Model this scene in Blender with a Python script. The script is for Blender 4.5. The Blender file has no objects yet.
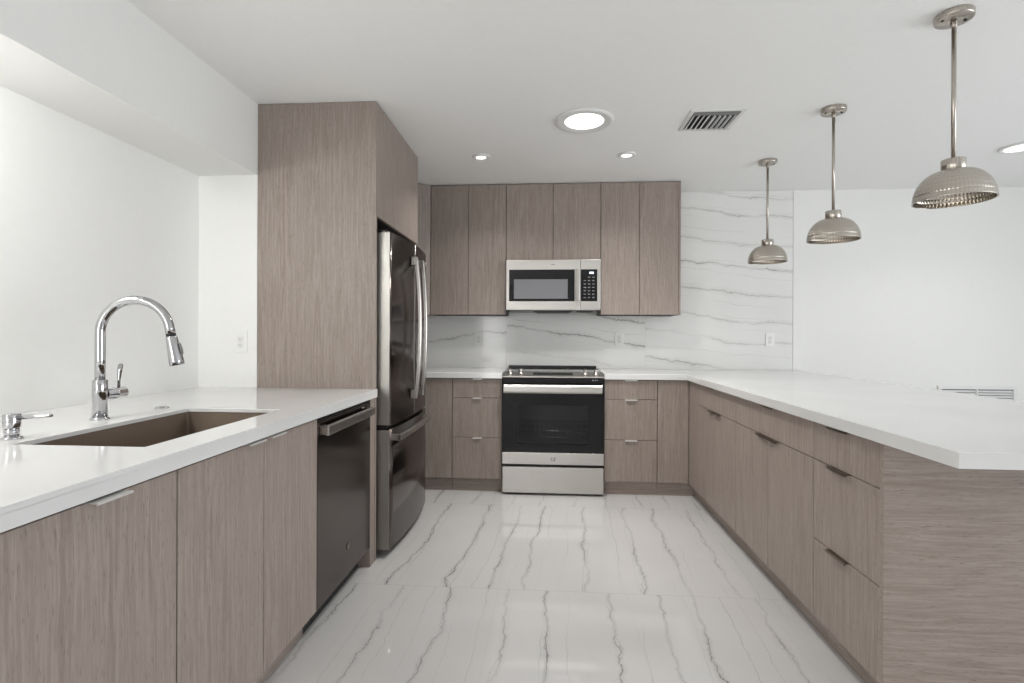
import bpy, bmesh, math, random
from mathutils import Vector, Matrix
random.seed(7)
PI = math.pi
S = bpy.context.scene
C = S.collection

# ------------------------------------------------------------------ camera
cam_d = bpy.data.cameras.new('camera')
cam = bpy.data.objects.new('camera', cam_d); C.objects.link(cam)
cam_d.sensor_width = 36.0
cam_d.lens = 513.27 * 36.0 / 1024.0
cam_d.shift_y = -6.35 / 1024.0
cam_d.clip_start = 0.05
cam.matrix_world = (Matrix.Translation((-0.0356, -4.5198, 1.2015)) @ Matrix.Rotation(0.0707, 4, 'Z')
                    @ Matrix.Rotation(PI / 2, 4, 'X') @ Matrix.Rotation(0.0037, 4, 'Z'))
S.camera = cam

# ------------------------------------------------------------------ exposure, world, daylight
S.view_settings.view_transform = 'Standard'
S.view_settings.look = 'None'
S.view_settings.gamma = 1.0
S.view_settings.use_curve_mapping = False
S.view_settings.exposure = 0.22

W = bpy.data.worlds.new('sky'); S.world = W; W.use_nodes = True
wn = W.node_tree; bg = wn.nodes['Background']
bg.inputs['Color'].default_value = (0.86, 0.93, 1.0, 1); bg.inputs['Strength'].default_value = 0.1


def area(name, loc, rot, sx, sy, power, col):
    l = bpy.data.lights.new(name, 'AREA'); l.shape = 'RECTANGLE'; l.size = sx; l.size_y = sy
    l.energy = power; l.color = col
    o = bpy.data.objects.new(name, l); C.objects.link(o); o.location = loc; o.rotation_euler = rot
    return o


# daylight entering by the room's glazed openings (behind and beside the camera)
area('daylight_rear', (-1.50, -8.75, 1.05), (PI / 2, 0, 0), 0.72, 1.9, 25, (1.0, 0.99, 0.98))
area('daylight_right', (5.35, -4.3, 1.25), (0, PI / 2, 0), 2.1, 3.6, 120, (0.93, 0.965, 1.0))
area('daylight_left', (-1.98, -5.6, 1.5), (0, -PI / 2, 0), 1.0, 2.0, 26, (1.0, 0.98, 0.94))

# ------------------------------------------------------------------ material helpers
class NT:
    def __init__(s, name):
        s.m = bpy.data.materials.new(name); s.m.use_nodes = True
        s.t = s.m.node_tree; s.b = s.t.nodes['Principled BSDF']

    def n(s, typ, **kw):
        x = s.t.nodes.new(typ)
        for k, v in kw.items(): setattr(x, k, v)
        return x

    def link(s, a, b): s.t.links.new(a, b)

    def put(s, sock, v):
        if isinstance(v, bpy.types.NodeSocket): s.link(v, sock)
        elif v is not None: sock.default_value = v

    def math(s, op, a, b=None, c=None, clamp=False):
        x = s.n('ShaderNodeMath', operation=op, use_clamp=clamp)
        s.put(x.inputs[0], a); s.put(x.inputs[1], b)
        if c is not None: s.put(x.inputs[2], c)
        return x.outputs[0]

    def noise(s, vec, scale=1.0, detail=2.0, rough=0.5):
        x = s.n('ShaderNodeTexNoise'); s.put(x.inputs['Vector'], vec)
        x.inputs['Scale'].default_value = scale; x.inputs['Detail'].default_value = detail
        x.inputs['Roughness'].default_value = rough
        return x.outputs['Fac']

    def comb(s, a, b, c):
        x = s.n('ShaderNodeCombineXYZ'); s.put(x.inputs[0], a); s.put(x.inputs[1], b); s.put(x.inputs[2], c)
        return x.outputs[0]

    def mapped(s, vec, scale):
        x = s.n('ShaderNodeMapping'); s.link(vec, x.inputs['Vector']); x.inputs['Scale'].default_value = scale
        return x.outputs[0]

    def mix(s, fac, a, b):
        x = s.n('ShaderNodeMix', data_type='RGBA')
        s.put(x.inputs[0], fac); s.put(x.inputs[6], a); s.put(x.inputs[7], b)
        return x.outputs[2]

    def range(s, v, a, b, c=0.0, d=1.0, smooth=True):
        x = s.n('ShaderNodeMapRange', interpolation_type='SMOOTHSTEP' if smooth else 'LINEAR')
        s.put(x.inputs[0], v); s.put(x.inputs[1], a); s.put(x.inputs[2], b)
        x.inputs[3].default_value = c; x.inputs[4].default_value = d
        return x.outputs[0]

    def bump(s, h, strength, dist):
        x = s.n('ShaderNodeBump'); s.put(x.inputs['Height'], h)
        x.inputs['Strength'].default_value = strength; x.inputs['Distance'].default_value = dist
        s.link(x.outputs[0], s.b.inputs['Normal'])


def srgb(r, g, b):
    f = lambda c: (c / 255 / 12.92) if c / 255 <= 0.04045 else ((c / 255 + 0.055) / 1.055) ** 2.4
    return (f(r), f(g), f(b), 1.0)


def plain(name, col, rough=0.5, metal=0.0, spec=0.5, coat=0.0, speck=0.0):
    k = NT(name); b = k.b
    b.inputs['Roughness'].default_value = rough; b.inputs['Metallic'].default_value = metal
    b.inputs['Specular IOR Level'].default_value = spec; b.inputs['Coat Weight'].default_value = coat
    tc = k.n('ShaderNodeTexCoord')
    nz = k.noise(tc.outputs['Object'], 35, 3)
    d = tuple(c * (0.965 - speck) for c in col[:3]) + (1,)
    k.link(k.mix(nz, d, col), b.inputs['Base Color'])
    return k.m


def brushed(name, col, rough, axis, amount=0.12):
    """brushed metal, streaks along the given axis"""
    k = NT(name); b = k.b
    tc = k.n('ShaderNodeTexCoord')
    sc = [420.0, 420.0, 420.0]; sc['xyz'.index(axis)] = 6.0
    nz = k.noise(k.mapped(tc.outputs['Object'], sc), 1, 2)
    b.inputs['Metallic'].default_value = 1.0
    k.link(k.mix(nz, tuple(c * (1 - amount) for c in col[:3]) + (1,), col), b.inputs['Base Color'])
    k.link(k.range(nz, 0.2, 0.8, rough * 0.85, rough * 1.2), b.inputs['Roughness'])
    return k.m


def wood(name, axis, c_dark, c_mid, c_light):
    k = NT(name); b = k.b
    tc = k.n('ShaderNodeTexCoord'); oi = k.n('ShaderNodeObjectInfo')
    off = k.n('ShaderNodeVectorMath', operation='SCALE'); off.inputs[0].default_value = (13.1, 7.7, 21.3)
    k.link(oi.outputs['Random'], off.inputs['Scale'])
    add = k.n('ShaderNodeVectorMath', operation='ADD')
    k.link(tc.outputs['Object'], add.inputs[0]); k.link(off.outputs[0], add.inputs[1])
    v = add.outputs[0]
    i = 'xyz'.index(axis)

    def sc(across, along):
        s3 = [across] * 3; s3[i] = along
        return s3
    # slight waviness
    wv = k.n('ShaderNodeVectorMath', operation='ADD'); k.link(v, wv.inputs[0])
    nw = k.noise(k.mapped(v, sc(3.0, 1.6)), 1, 2)
    s_ = k.math('MULTIPLY', k.math('SUBTRACT', nw, 0.5), 0.035)
    k.link(k.comb(s_, s_, s_), wv.inputs[1])
    w = wv.outputs[0]
    fine = k.noise(k.mapped(w, sc(330, 12)), 1, 2, 0.6)
    med = k.noise(k.mapped(w, sc(95, 3.5)), 1, 4, 0.7)
    big = k.noise(k.mapped(w, sc(9, 0.7)), 1, 2, 0.5)
    tick = k.noise(k.mapped(w, sc(260, 34)), 1, 1, 0.5)
    col = k.mix(k.range(med, 0.32, 0.68), c_dark, c_light)
    col = k.mix(k.range(big, 0.3, 0.7, 0.15, 0.6), col, c_mid)
    col = k.mix(k.range(fine, 0.35, 0.7, 0.0, 0.40), col, c_dark)
    dk = tuple(c * 0.62 for c in c_dark[:3]) + (1,)
    col = k.mix(k.range(tick, 0.60, 0.74, 0.0, 0.45), col, dk)
    k.link(col, b.inputs['Base Color'])
    b.inputs['Roughness'].default_value = 0.46
    b.inputs['Specular IOR Level'].default_value = 0.35
    k.bump(fine, 0.12, 0.001)
    return k.m


def stone(name, base, veins, rough, tile=None, plain_only=False, dims='xy', spacing=0.23, seed=0.0,
          width=0.0042, slope=0.0, spec=0.5):
    """polished white stone; veins run along the 2nd coordinate of dims, spaced over the 1st"""
    k = NT(name); b = k.b
    tc = k.n('ShaderNodeTexCoord'); sep = k.n('ShaderNodeSeparateXYZ'); k.link(tc.outputs['Object'], sep.inputs[0])
    U = sep.outputs['xyz'.index(dims[0])]; V = sep.outputs['xyz'.index(dims[1])]
    b.inputs['Roughness'].default_value = rough; b.inputs['Specular IOR Level'].default_value = spec
    cloud = k.noise(tc.outputs['Object'], 2.2, 3)
    col = k.mix(k.range(cloud, 0.3, 0.75), tuple(c * 0.95 for c in base[:3]) + (1,), base)
    if plain_only:
        k.link(col, b.inputs['Base Color']); return k.m
    row = 0.0
    if tile:
        y0, ln = tile
        row = k.math('FLOOR', k.math('DIVIDE', k.math('SUBTRACT', V, y0), ln))
    rowo = k.math('MULTIPLY', k.math('ADD', row, seed), 3.37) if tile else seed * 3.37
    total = None
    for li, (sp, A, B, wd, stren) in enumerate([(spacing, .34, .34, width, 1.0), (spacing * 0.55, .45, .34, width * 0.55, 0.36),
                                                (spacing * 1.0, .34, .34, width * 0.6, 0.7)]):
        so = seed + li * 11.3 if li != 2 else seed
        Us = k.math('MULTIPLY_ADD', V, slope, U) if slope else U
        P1 = k.comb(k.math('MULTIPLY', U, 0.8), k.math('MULTIPLY', V, 1.1), k.math('ADD', rowo, so))
        n1 = k.noise(P1, 1.0, 1, 0.5)
        P2 = k.comb(k.math('MULTIPLY', U, 3.0), k.math('MULTIPLY', V, 4.2), k.math('ADD', rowo, so + (0.35 if li == 2 else 0)))
        n2 = k.noise(P2, 1.0, 6, 0.72)
        t = k.math('DIVIDE', Us, sp)
        t = k.math('ADD', t, k.math('MULTIPLY', k.math('SUBTRACT', n1, 0.5), A * 2.4))
        t = k.math('ADD', t, k.math('MULTIPLY', k.math('SUBTRACT', n2, 0.5), B * 1.6))
        t = k.math('ADD', t, rowo)
        cell = k.math('FLOOR', t); fr = k.math('FRACT', t)
        wn_ = k.n('ShaderNodeTexWhiteNoise', noise_dimensions='1D')
        k.link(k.math('ADD', cell, so if li != 2 else seed), wn_.inputs['W'])
        sepc = k.n('ShaderNodeSeparateColor'); k.link(wn_.outputs['Color'], sepc.inputs[0])
        pos = k.math('MULTIPLY_ADD', sepc.outputs[0], 0.4, 0.3)
        dist = k.math('MULTIPLY', k.math('ABSOLUTE', k.math('SUBTRACT', fr, pos)), sp)
        nv = k.noise(k.comb(k.math('MULTIPLY', cell, 7.1), k.math('MULTIPLY', V, 2.6), rowo), 1.0, 2)
        ww = k.math('MULTIPLY', k.range(nv, 0.25, 0.8, 0.35, 1.25), wd)
        mask = k.math('SUBTRACT', 1.0, k.range(dist, 0.0, ww))
        st = k.math('MULTIPLY_ADD', sepc.outputs[1], 0.6, 0.4)
        fade = k.range(nv, 0.28, 0.62, 0.25, 1.0)
        mm = k.math('MULTIPLY', k.math('MULTIPLY', mask, st), k.math('MULTIPLY', fade, stren))
        # soft grey halo next to the strongest lines
        if li == 0:
            halo = k.math('SUBTRACT', 1.0, k.range(dist, 0.0, k.math('MULTIPLY', ww, 6.0)))
            mm = k.math('MAXIMUM', mm, k.math('MULTIPLY', k.math('MULTIPLY', halo, st), 0.16))
        total = mm if total is None else k.math('MAXIMUM', total, mm)
    col = k.mix(total, col, veins)
    if tile:
        fv = k.math('FRACT', k.math('DIVIDE', k.math('SUBTRACT', V, y0), ln))
        e = k.math('MINIMUM', fv, k.math('SUBTRACT', 1.0, fv))
        g = k.math('LESS_THAN', e, 0.0016 / ln)
        col = k.mix(k.math('MULTIPLY', g, 0.35), col, srgb(150, 148, 144))
        fu = k.math('FRACT', k.math('DIVIDE', k.math('ADD', U, 0.27), 0.6))
        eu = k.math('MINIMUM', fu, k.math('SUBTRACT', 1.0, fu))
        gu = k.math('LESS_THAN', eu, 0.0010 / 0.6)
        col = k.mix(k.math('MULTIPLY', gu, 0.18), col, srgb(150, 148, 144))
    k.link(col, b.inputs['Base Color'])
    return k.m


def hammered(name, col, rough):
    k = NT(name); b = k.b
    b.inputs['Metallic'].default_value = 1.0; b.inputs['Roughness'].default_value = rough
    tc = k.n('ShaderNodeTexCoord'); sep = k.n('ShaderNodeSeparateXYZ'); k.link(tc.outputs['Object'], sep.inputs[0])
    ang = k.math('ARCTAN2', sep.outputs[1], sep.outputs[0])
    a = k.math('SINE', k.math('MULTIPLY', ang, 32.0))
    rad = k.math('SQRT', k.math('ADD', k.math('MULTIPLY', sep.outputs[0], sep.outputs[0]), k.math('MULTIPLY', sep.outputs[1], sep.outputs[1])))
    el = k.math('ARCTAN2', rad, k.math('ADD', sep.outputs[2], 0.716))
    z = k.math('SINE', k.math('MULTIPLY', el, 22.0))
    h = k.math('MULTIPLY', k.math('ABSOLUTE', a), k.math('ABSOLUTE', z))
    k.link(k.mix(h, tuple(c * 0.88 for c in col[:3]) + (1,), col), b.inputs['Base Color'])
    k.bump(h, 0.42, 0.004)
    return k.m


def glow(name, col, strength):
    k = NT(name); b = k.b
    b.inputs['Base Color'].default_value = col
    b.inputs['Emission Color'].default_value = col; b.inputs['Emission Strength'].default_value = strength
    return k.m


M = {}
M['wall'] = plain('white_wall_paint', srgb(240, 240, 238), 0.6, spec=0.25)
M['wall_right'] = M['wall']
M['ceiling'] = plain('white_ceiling_paint', srgb(250, 250, 249), 0.75, spec=0.2)
WD, WM, WL = srgb(136, 123, 115), srgb(158, 146, 138), srgb(171, 159, 151)
M['wood'] = wood('taupe_oak_vertical', 'z', WD, WM, WL)
M['wood_x'] = wood('taupe_oak_horizontal_x', 'x', WD, WM, WL)
M['wood_y'] = wood('taupe_oak_horizontal_y', 'y', WD, WM, WL)
M['carcass'] = plain('carcass_gap_shade', srgb(48, 41, 37), 0.7)  # carcass colour darkened to paint the shadow in the gaps between fronts
M['counter'] = stone('white_quartz_counter', srgb(224, 224, 223), None, 0.09, plain_only=True)
M['slab_left'] = stone('veined_slab_a', srgb(234, 234, 232), srgb(120, 116, 112), 0.12, dims='zx', spacing=0.26, seed=2.0, slope=-0.10, width=0.006)
M['slab_mid'] = stone('veined_slab_b', srgb(234, 234, 232), srgb(120, 116, 112), 0.12, dims='zx', spacing=0.22, seed=5.0, slope=0.13, width=0.006)
M['slab_right'] = stone('veined_slab_c', srgb(234, 234, 232), srgb(120, 116, 112), 0.12, dims='zx', spacing=0.21, seed=9.0, slope=0.09, width=0.006)
M['floor'] = stone('veined_floor_tile', srgb(201, 200, 199), srgb(62, 59, 56), 0.06, tile=(-2.1, 1.2), dims='xy', spacing=0.23, seed=1.0, slope=-0.05, width=0.0048)
M['steel'] = brushed('brushed_steel_x', srgb(202, 199, 195), 0.36, 'x')
M['steel_z'] = brushed('brushed_steel_z', srgb(188, 184, 179), 0.30, 'z')
M['steel_y'] = brushed('brushed_steel_y', srgb(188, 184, 179), 0.30, 'y')
M['slate'] = brushed('black_stainless', srgb(96, 88, 85), 0.19, 'z', 0.06)
M['slate_side'] = brushed('grey_door_edge_metal', srgb(172, 170, 165), 0.42, 'z', 0.05)
M['nickel'] = brushed('satin_nickel', srgb(190, 183, 174), 0.27, 'z', 0.08)
M['hammered'] = hammered('hammered_nickel', srgb(196, 189, 179), 0.19)
M['chrome'] = plain('polished_chrome', srgb(190, 190, 192), 0.05, 1.0)
M['pull'] = plain('bronze_pull', srgb(128, 117, 106), 0.35, 1.0)
M['pull_light'] = plain('satin_pull', srgb(222, 221, 218), 0.45, 0.6)
M['black'] = plain('black_plastic', srgb(26, 26, 27), 0.4)
M['black_glass'] = plain('black_glass', srgb(14, 14, 16), 0.05, spec=0.4)
M['enamel'] = plain('grey_oven_enamel', srgb(205, 205, 207), 0.4)
k_ = NT('smoked_glass'); k_.b.inputs['Base Color'].default_value = srgb(40, 40, 42); k_.b.inputs['Roughness'].default_value = 0.05
tr_ = k_.n('ShaderNodeBsdfTransparent'); tr_.inputs[0].default_value = (0.85, 0.85, 0.86, 1)
mx_ = k_.n('ShaderNodeMixShader'); mx_.inputs[0].default_value = 0.25
k_.link(tr_.outputs[0], mx_.inputs[1]); k_.link(k_.b.outputs[0], mx_.inputs[2]); k_.link(mx_.outputs[0], k_.t.nodes['Material Output'].inputs[0])
M['oven_window'] = k_.m
M['mw_window'] = plain('grey_mesh_window', srgb(118, 118, 122), 0.22)
M['grey_plastic'] = plain('grey_plastic', srgb(120, 120, 120), 0.4)
M['legend'] = plain('pale_legend', srgb(176, 178, 182), 0.5)
M['white_plastic'] = plain('white_plastic', srgb(240, 240, 238), 0.35)
M['white_metal'] = plain('white_enamel', srgb(232, 232, 231), 0.4)
M['dark_hole'] = plain('dark_recess', srgb(40, 40, 40), 0.7)
M['duct'] = plain('grey_duct', srgb(120, 122, 128), 0.6)
M['sink'] = plain('brown_composite', srgb(122, 108, 95), 0.38, speck=0.06)
M['drain'] = M['chrome']
M['lens'] = glow('lamp_lens', (1.0, 0.98, 0.95, 1), 2.2)
M['display'] = glow('lit_display', (0.75, 0.86, 1.0, 1), 0.8)
M['shade_glow'] = glow('bulb_frost', (1.0, 0.93, 0.82, 1), 2.0)


# ------------------------------------------------------------------ mesh helpers
def nb(): return bmesh.new()


def merge(bm, t):
    me = bpy.data.meshes.new('tmp'); t.to_mesh(me); t.free(); bm.from_mesh(me); bpy.data.meshes.remove(me)


def box(bm, x0, x1, y0, y1, z0, z1, bev=0.0, seg=2):
    t = nb(); bmesh.ops.create_cube(t, size=1.0)
    for v in t.verts:
        v.co = Vector(((x0 + x1) / 2 + v.co.x * (x1 - x0), (y0 + y1) / 2 + v.co.y * (y1 - y0), (z0 + z1) / 2 + v.co.z * (z1 - z0)))
    if bev: bmesh.ops.bevel(t, geom=list(t.edges), offset=bev, segments=seg, affect='EDGES', profile=0.5)
    merge(bm, t)
    return bm


def prism(bm, pts, axis, a0, a1, bev=0.0):
    """polygon in the two other axes (in xyz order), extruded along axis"""
    t = nb(); i = 'xyz'.index(axis)

    def mk(p, a):
        q = list(p); q.insert(i, a); return t.verts.new(q)
    A = [mk(p, a0) for p in pts]; B = [mk(p, a1) for p in pts]
    t.faces.new(A); t.faces.new(B[::-1])
    n = len(pts)
    for j in range(n): t.faces.new((A[j], B[j], B[(j + 1) % n], A[(j + 1) % n]))
    bmesh.ops.recalc_face_normals(t, faces=list(t.faces))
    if bev: bmesh.ops.bevel(t, geom=list(t.edges), offset=bev, segments=2, affect='EDGES', profile=0.5)
    merge(bm, t); return bm


def tube(bm, pts, radii, seg=20, flat=1.0, smooth=True):
    """swept round section through pts; flat scales the second frame axis"""
    t = nb(); pts = [Vector(p) for p in pts]
    if not isinstance(radii, (list, tuple)): radii = [radii] * len(pts)
    rings = []; up = None
    for i, p in enumerate(pts):
        d = (pts[min(i + 1, len(pts) - 1)] - pts[max(i - 1, 0)]).normalized()
        if up is None:
            up = Vector((0, 0, 1)) if abs(d.z) < 0.9 else Vector((1, 0, 0))
        a = d.cross(up)
        if a.length < 1e-6: a = d.cross(Vector((0, 1, 0)))
        a.normalize(); b = a.cross(d).normalized(); up = b
        rings.append([t.verts.new(p + a * math.cos(2 * PI * j / seg) * radii[i] + b * math.sin(2 * PI * j / seg) * radii[i] * flat) for j in range(seg)])
    for i in range(len(rings) - 1):
        for j in range(seg):
            f = t.faces.new((rings[i][j], rings[i][(j + 1) % seg], rings[i + 1][(j + 1) % seg], rings[i + 1][j])); f.smooth = smooth
    t.faces.new(rings[0][::-1]); t.faces.new(rings[-1])
    bmesh.ops.recalc_face_normals(t, faces=list(t.faces))
    merge(bm, t); return bm


def lathe(bm, prof, c, seg=64, axis='z', closed=False, smooth=True):
    """profile [(r, h)] revolved round axis through c"""
    t = nb(); rings = []
    for r, h in prof:
        ring = []
        for j in range(seg):
            a = 2 * PI * j / seg; u, v = r * math.cos(a), r * math.sin(a)
            co = {'z': (u, v, h), 'y': (u, h, v), 'x': (h, u, v)}[axis]
            ring.append(t.verts.new(Vector(c) + Vector(co)))
        rings.append(ring)
    n = len(rings)
    for i in range(n if closed else n - 1):
        A, B = rings[i], rings[(i + 1) % n]
        for j in range(seg):
            f = t.faces.new((A[j], A[(j + 1) % seg], B[(j + 1) % seg], B[j])); f.smooth = smooth
    if not closed:
        if prof[0][0] > 1e-5: t.faces.new(rings[0])
        if prof[-1][0] > 1e-5: t.faces.new(rings[-1][::-1])
    bmesh.ops.remove_doubles(t, verts=list(t.verts), dist=1e-6)
    bmesh.ops.recalc_face_normals(t, faces=list(t.faces))
    merge(bm, t); return bm


def obj(name, bm, mat, parent=None, base=(0, 0, 0), label=None):
    """link bm as ONE mesh object; its vertices are given in room coordinates, base is the thing's own origin"""
    bmesh.ops.translate(bm, verts=list(bm.verts), vec=-Vector(base))
    me = bpy.data.meshes.new(name); bm.to_mesh(me); bm.free()
    me.materials.append(M[mat])
    o = bpy.data.objects.new(name, me); C.objects.link(o)
    if parent is not None: o.parent = parent
    else: o.location = base
    if label: o['label'] = label
    return o


class Thing:
    def __init__(s, name, label, cat, base, group=None):
        s.base = base
        s.o = bpy.data.objects.new(name, None); C.objects.link(s.o); s.o.empty_display_size = 0.1
        s.o.location = base; s.o['label'] = label; s.o['category'] = cat
        if group: s.o['group'] = group

    def part(s, name, bm, mat, parent=None, label=None):
        return obj(name, bm, mat, parent or s.o, s.base, label)


def tag(o, label, cat, group=None):
    o['label'] = label; o['category'] = cat
    if group: o['group'] = group
    return o


def struct(name, bm, mat, label=None):
    o = obj(name, bm, mat); o['kind'] = 'structure'
    if label: o['label'] = label
    return o


def dup(root, loc, label, group=None):
    r = root.copy(); C.objects.link(r); r.location = loc; r['label'] = label
    if group: r['group'] = group

    def kids(src, dst):
        for ch in list(src.children):
            c = ch.copy(); C.objects.link(c); c.parent = dst; kids(ch, c)
    kids(root, r)
    return r


# ------------------------------------------------------------------ the room
H = 2.44
XW, XS, XR = -1.93, -1.600, 5.2
YB = -8.6
b = nb(); box(b, XW - 0.12, XR + 0.12, YB - 0.12, 0.12, -0.10, 0.0)
struct('floor', b, 'floor', 'white polished stone tile floor with grey veins')
b = nb(); box(b, XW - 0.12, XR + 0.12, YB - 0.12, 0.12, H, H + 0.10)
struct('ceiling', b, 'ceiling', 'flat white ceiling')
b = nb(); box(b, XS, XR + 0.12, 0.0, 0.12, 0.0, H)
struct('wall_back', b, 'wall', 'white back wall beyond the range and peninsula')
# left wall with the window beside the camera
b = nb()
wy0, wy1, wz0, wz1 = -6.7, -4.5, 0.95, 2.04
box(b, XW - 0.12, XW, YB, wy0, 0, H); box(b, XW - 0.12, XW, wy1, -1.862, 0, H)
box(b, XW - 0.12, XW, wy0, wy1, 0, wz0); box(b, XW - 0.12, XW, wy0, wy1, wz1, H)
struct('wall_left', b, 'wall', 'white left wall behind the sink counter')
b = nb(); box(b, XW - 0.12, XS, -1.862, 0.12, 0.0, H)
struct('wall_corner', b, 'wall', 'short white wall beside the tall wood panel')
b = nb(); box(b, XW, XS, YB, -1.862, 2.059, H)
struct('trim_1', b, 'wall', 'dropped white soffit along the left wall')
# right and rear walls with glazed openings
b = nb()
box(b, XR, XR + 0.12, YB, -6.2, 0, H); box(b, XR, XR + 0.12, -2.4, 0.0, 0, H)
box(b, XR, XR + 0.12, -6.2, -2.4, 2.2, H)
struct('wall_right', b, 'wall')
b = nb()
box(b, XW, -1.90, YB - 0.12, YB, 0, H); box(b, -1.10, XR, YB - 0.12, YB, 0, H)
box(b, -1.90, -1.10, YB - 0.12, YB, 0, 0.06); box(b, -1.90, -1.10, YB - 0.12, YB, 2.05, H)
struct('wall_front', b, 'wall')


def window_frame(name, axis, at, u0, u1, z0, z1, mull):
    b = nb(); w = 0.05

    def bar(a0, a1, c0, c1):
        if axis == 'x': box(b, at - 0.03, at + 0.03, a0, a1, c0, c1, 0.004)
        else: box(b, a0, a1, at - 0.03, at + 0.03, c0, c1, 0.004)
    bar(u0, u0 + w, z0, z1); bar(u1 - w, u1, z0, z1); bar(u0 + w, u1 - w, z0, z0 + w); bar(u0 + w, u1 - w, z1 - w, z1)
    for i in range(1, mull):
        u = u0 + (u1 - u0) * i / mull; bar(u - w / 2, u + w / 2, z0 + w, z1 - w)
    struct(name, b, 'white_metal')


window_frame('window_1', 'y', YB - 0.06, -1.90, -1.10, 0.06, 2.05, 1)
window_frame('window_2', 'x', XR + 0.06, -6.2, -2.4, 0.0, 2.2, 2)
window_frame('window_3', 'x', XW - 0.06, wy0, wy1, wz0, wz1, 2)

# veined stone on the back wall
b = nb(); box(b, XS + 0.002, -0.401, -0.012, -0.0005, 0.876, 1.42)
tag(obj('backsplash_slab', b, 'slab_left'), 'veined white stone backsplash slab left of the range', 'backsplash')
b = nb(); box(b, -0.400, 0.799, -0.012, -0.0005, 0.876, 1.42)
tag(obj('backsplash_slab', b, 'slab_mid'), 'veined white stone backsplash slab behind the range, under the microwave', 'backsplash')
b = nb()
prism(b, [(0.800, 0.876), (2.030, 0.876), (2.030, H - 0.001), (1.022, H - 0.001), (1.022, 1.366), (0.800, 1.366)], 'y', -0.012, -0.0005)
tag(obj('backsplash_slab', b, 'slab_right'), 'tall veined white stone slab from counter to ceiling behind the pendants', 'backsplash')
b = nb(); box(b, 2.031, 2.100, -0.016, -0.0005, 0.916, H - 0.001, 0.002)
struct('trim_2', b, 'wall', 'narrow white trim strip at the end of the tall stone slab')


# ------------------------------------------------------------------ edge pulls
def pull(axis, face, c, z, ln, out, reach=0.016, lip=0.009):
    """bent edge pull hooked over the top edge of a front; axis = direction it runs, face = front plane, out = +-1 outward"""
    b = nb()
    o_ = reach
    prof = [(-0.010 * out, z), (o_ * out, z), (o_ * out, z - lip), ((o_ - .0025) * out, z - lip), ((o_ - .0025) * out, z - 0.0025), (-0.010 * out, z - 0.0025)]
    if axis == 'x':
        prism(b, [(face + p, q) for p, q in prof], 'x', c - ln / 2, c + ln / 2)
    else:
        prism(b, [(face + p, q) for p, q in prof], 'y', c - ln / 2, c + ln / 2)
    return b


G = 0.0017   # half gap between fronts
T = 0.914; TB = 0.872


def front_box(b, axis, face, u0, u1, z0, z1, out, th=0.019):
    lo, hi = (face - th, face) if out > 0 else (face, face + th)
    if axis == 'x': box(b, u0 + G, u1 - G, lo, hi, z0 + G, z1 - G, 0.0012, 1)   # front runs along x, faces y
    else: box(b, lo, hi, u0 + G, u1 - G, z0 + G, z1 - G, 0.0012, 1)
    return b


# ------------------------------------------------------------------ base cabinets on the back wall
FB = -0.62


def back_base(name, label, u0, u1, fronts, toe=None):
    t = Thing(name, label, 'cabinet', ((u0 + u1) / 2, FB + 0.3, 0), 'base cabinets under the back counter')
    b = nb(); box(b, u0 + 0.0005, u1 - 0.0005, FB + 0.0195, -0.013, 0.10, TB - 0.001); t.part('body', b, 'carcass')
    b = nb(); box(b, u0 + 0.0005, toe or u1 - 0.0005, -0.585, -0.567, 0.0, 0.0995); t.part('toe_kick', b, 'wood_x')
    for kind, z0, z1, hc, hl in fronts:
        b = front_box(nb(), 'x', FB, u0, u1, z0, z1, -1)
        d = t.part(kind, b, 'wood')
        if hl: t.part('pull', pull('x', FB, hc, z1 + 0.0008, hl, -1), 'pull_light', d)
    return t


DR = [('drawer', 0.722, 0.868), ('drawer', 0.418, 0.722), ('drawer', 0.102, 0.418)]
back_base('base_cabinet', 'taupe wood base cabinet with three drawers, left of the range', -0.770, -0.386,
          [(k, a, c, -0.575, 0.07) for k, a, c in DR])
back_base('corner_cabinet', 'plain taupe wood corner cabinet front beside the refrigerator', -1.598, -0.771,
          [('door', 0.102, 0.868, 0, 0)])
back_base('base_cabinet', 'taupe wood base cabinet with three drawers, right of the range', 0.386, 0.778,
          [(k, a, c, 0.585, 0.09) for k, a, c in DR])
back_base('corner_cabinet', 'narrow plain taupe wood corner cabinet front where the back run meets the peninsula', 0.779, 1.0093,
          [('door', 0.102, 0.868, 0, 0)], toe=1.064)

# ------------------------------------------------------------------ peninsula cabinets
FP = 1.01


def pen_base(name, label, y0, y1, fronts):
    t = Thing(name, label, 'cabinet', (FP + 0.3, (y0 + y1) / 2, 0), 'base cabinets under the peninsula')
    b = nb(); box(b, FP + 0.0195, FP + 0.62, y0 + 0.0005, y1 - 0.0005, 0.10, TB - 0.001); t.part('body', b, 'carcass')
    b = nb(); box(b, FP + 0.055, FP + 0.073, y0 + 0.0005, y1 - 0.0005, 0.0, 0.0995); t.part('toe_kick', b, 'wood_y')
    for kind, u0, u1, z0, z1, hc, hl in fronts:
        b = front_box(nb(), 'y', FP, u0, u1, z0, z1, -1)
        d = t.part(kind, b, 'wood')
        if hl: t.part('pull', pull('y', FP, hc, z1 + 0.0008, hl, -1), 'pull', d)
    return t


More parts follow.
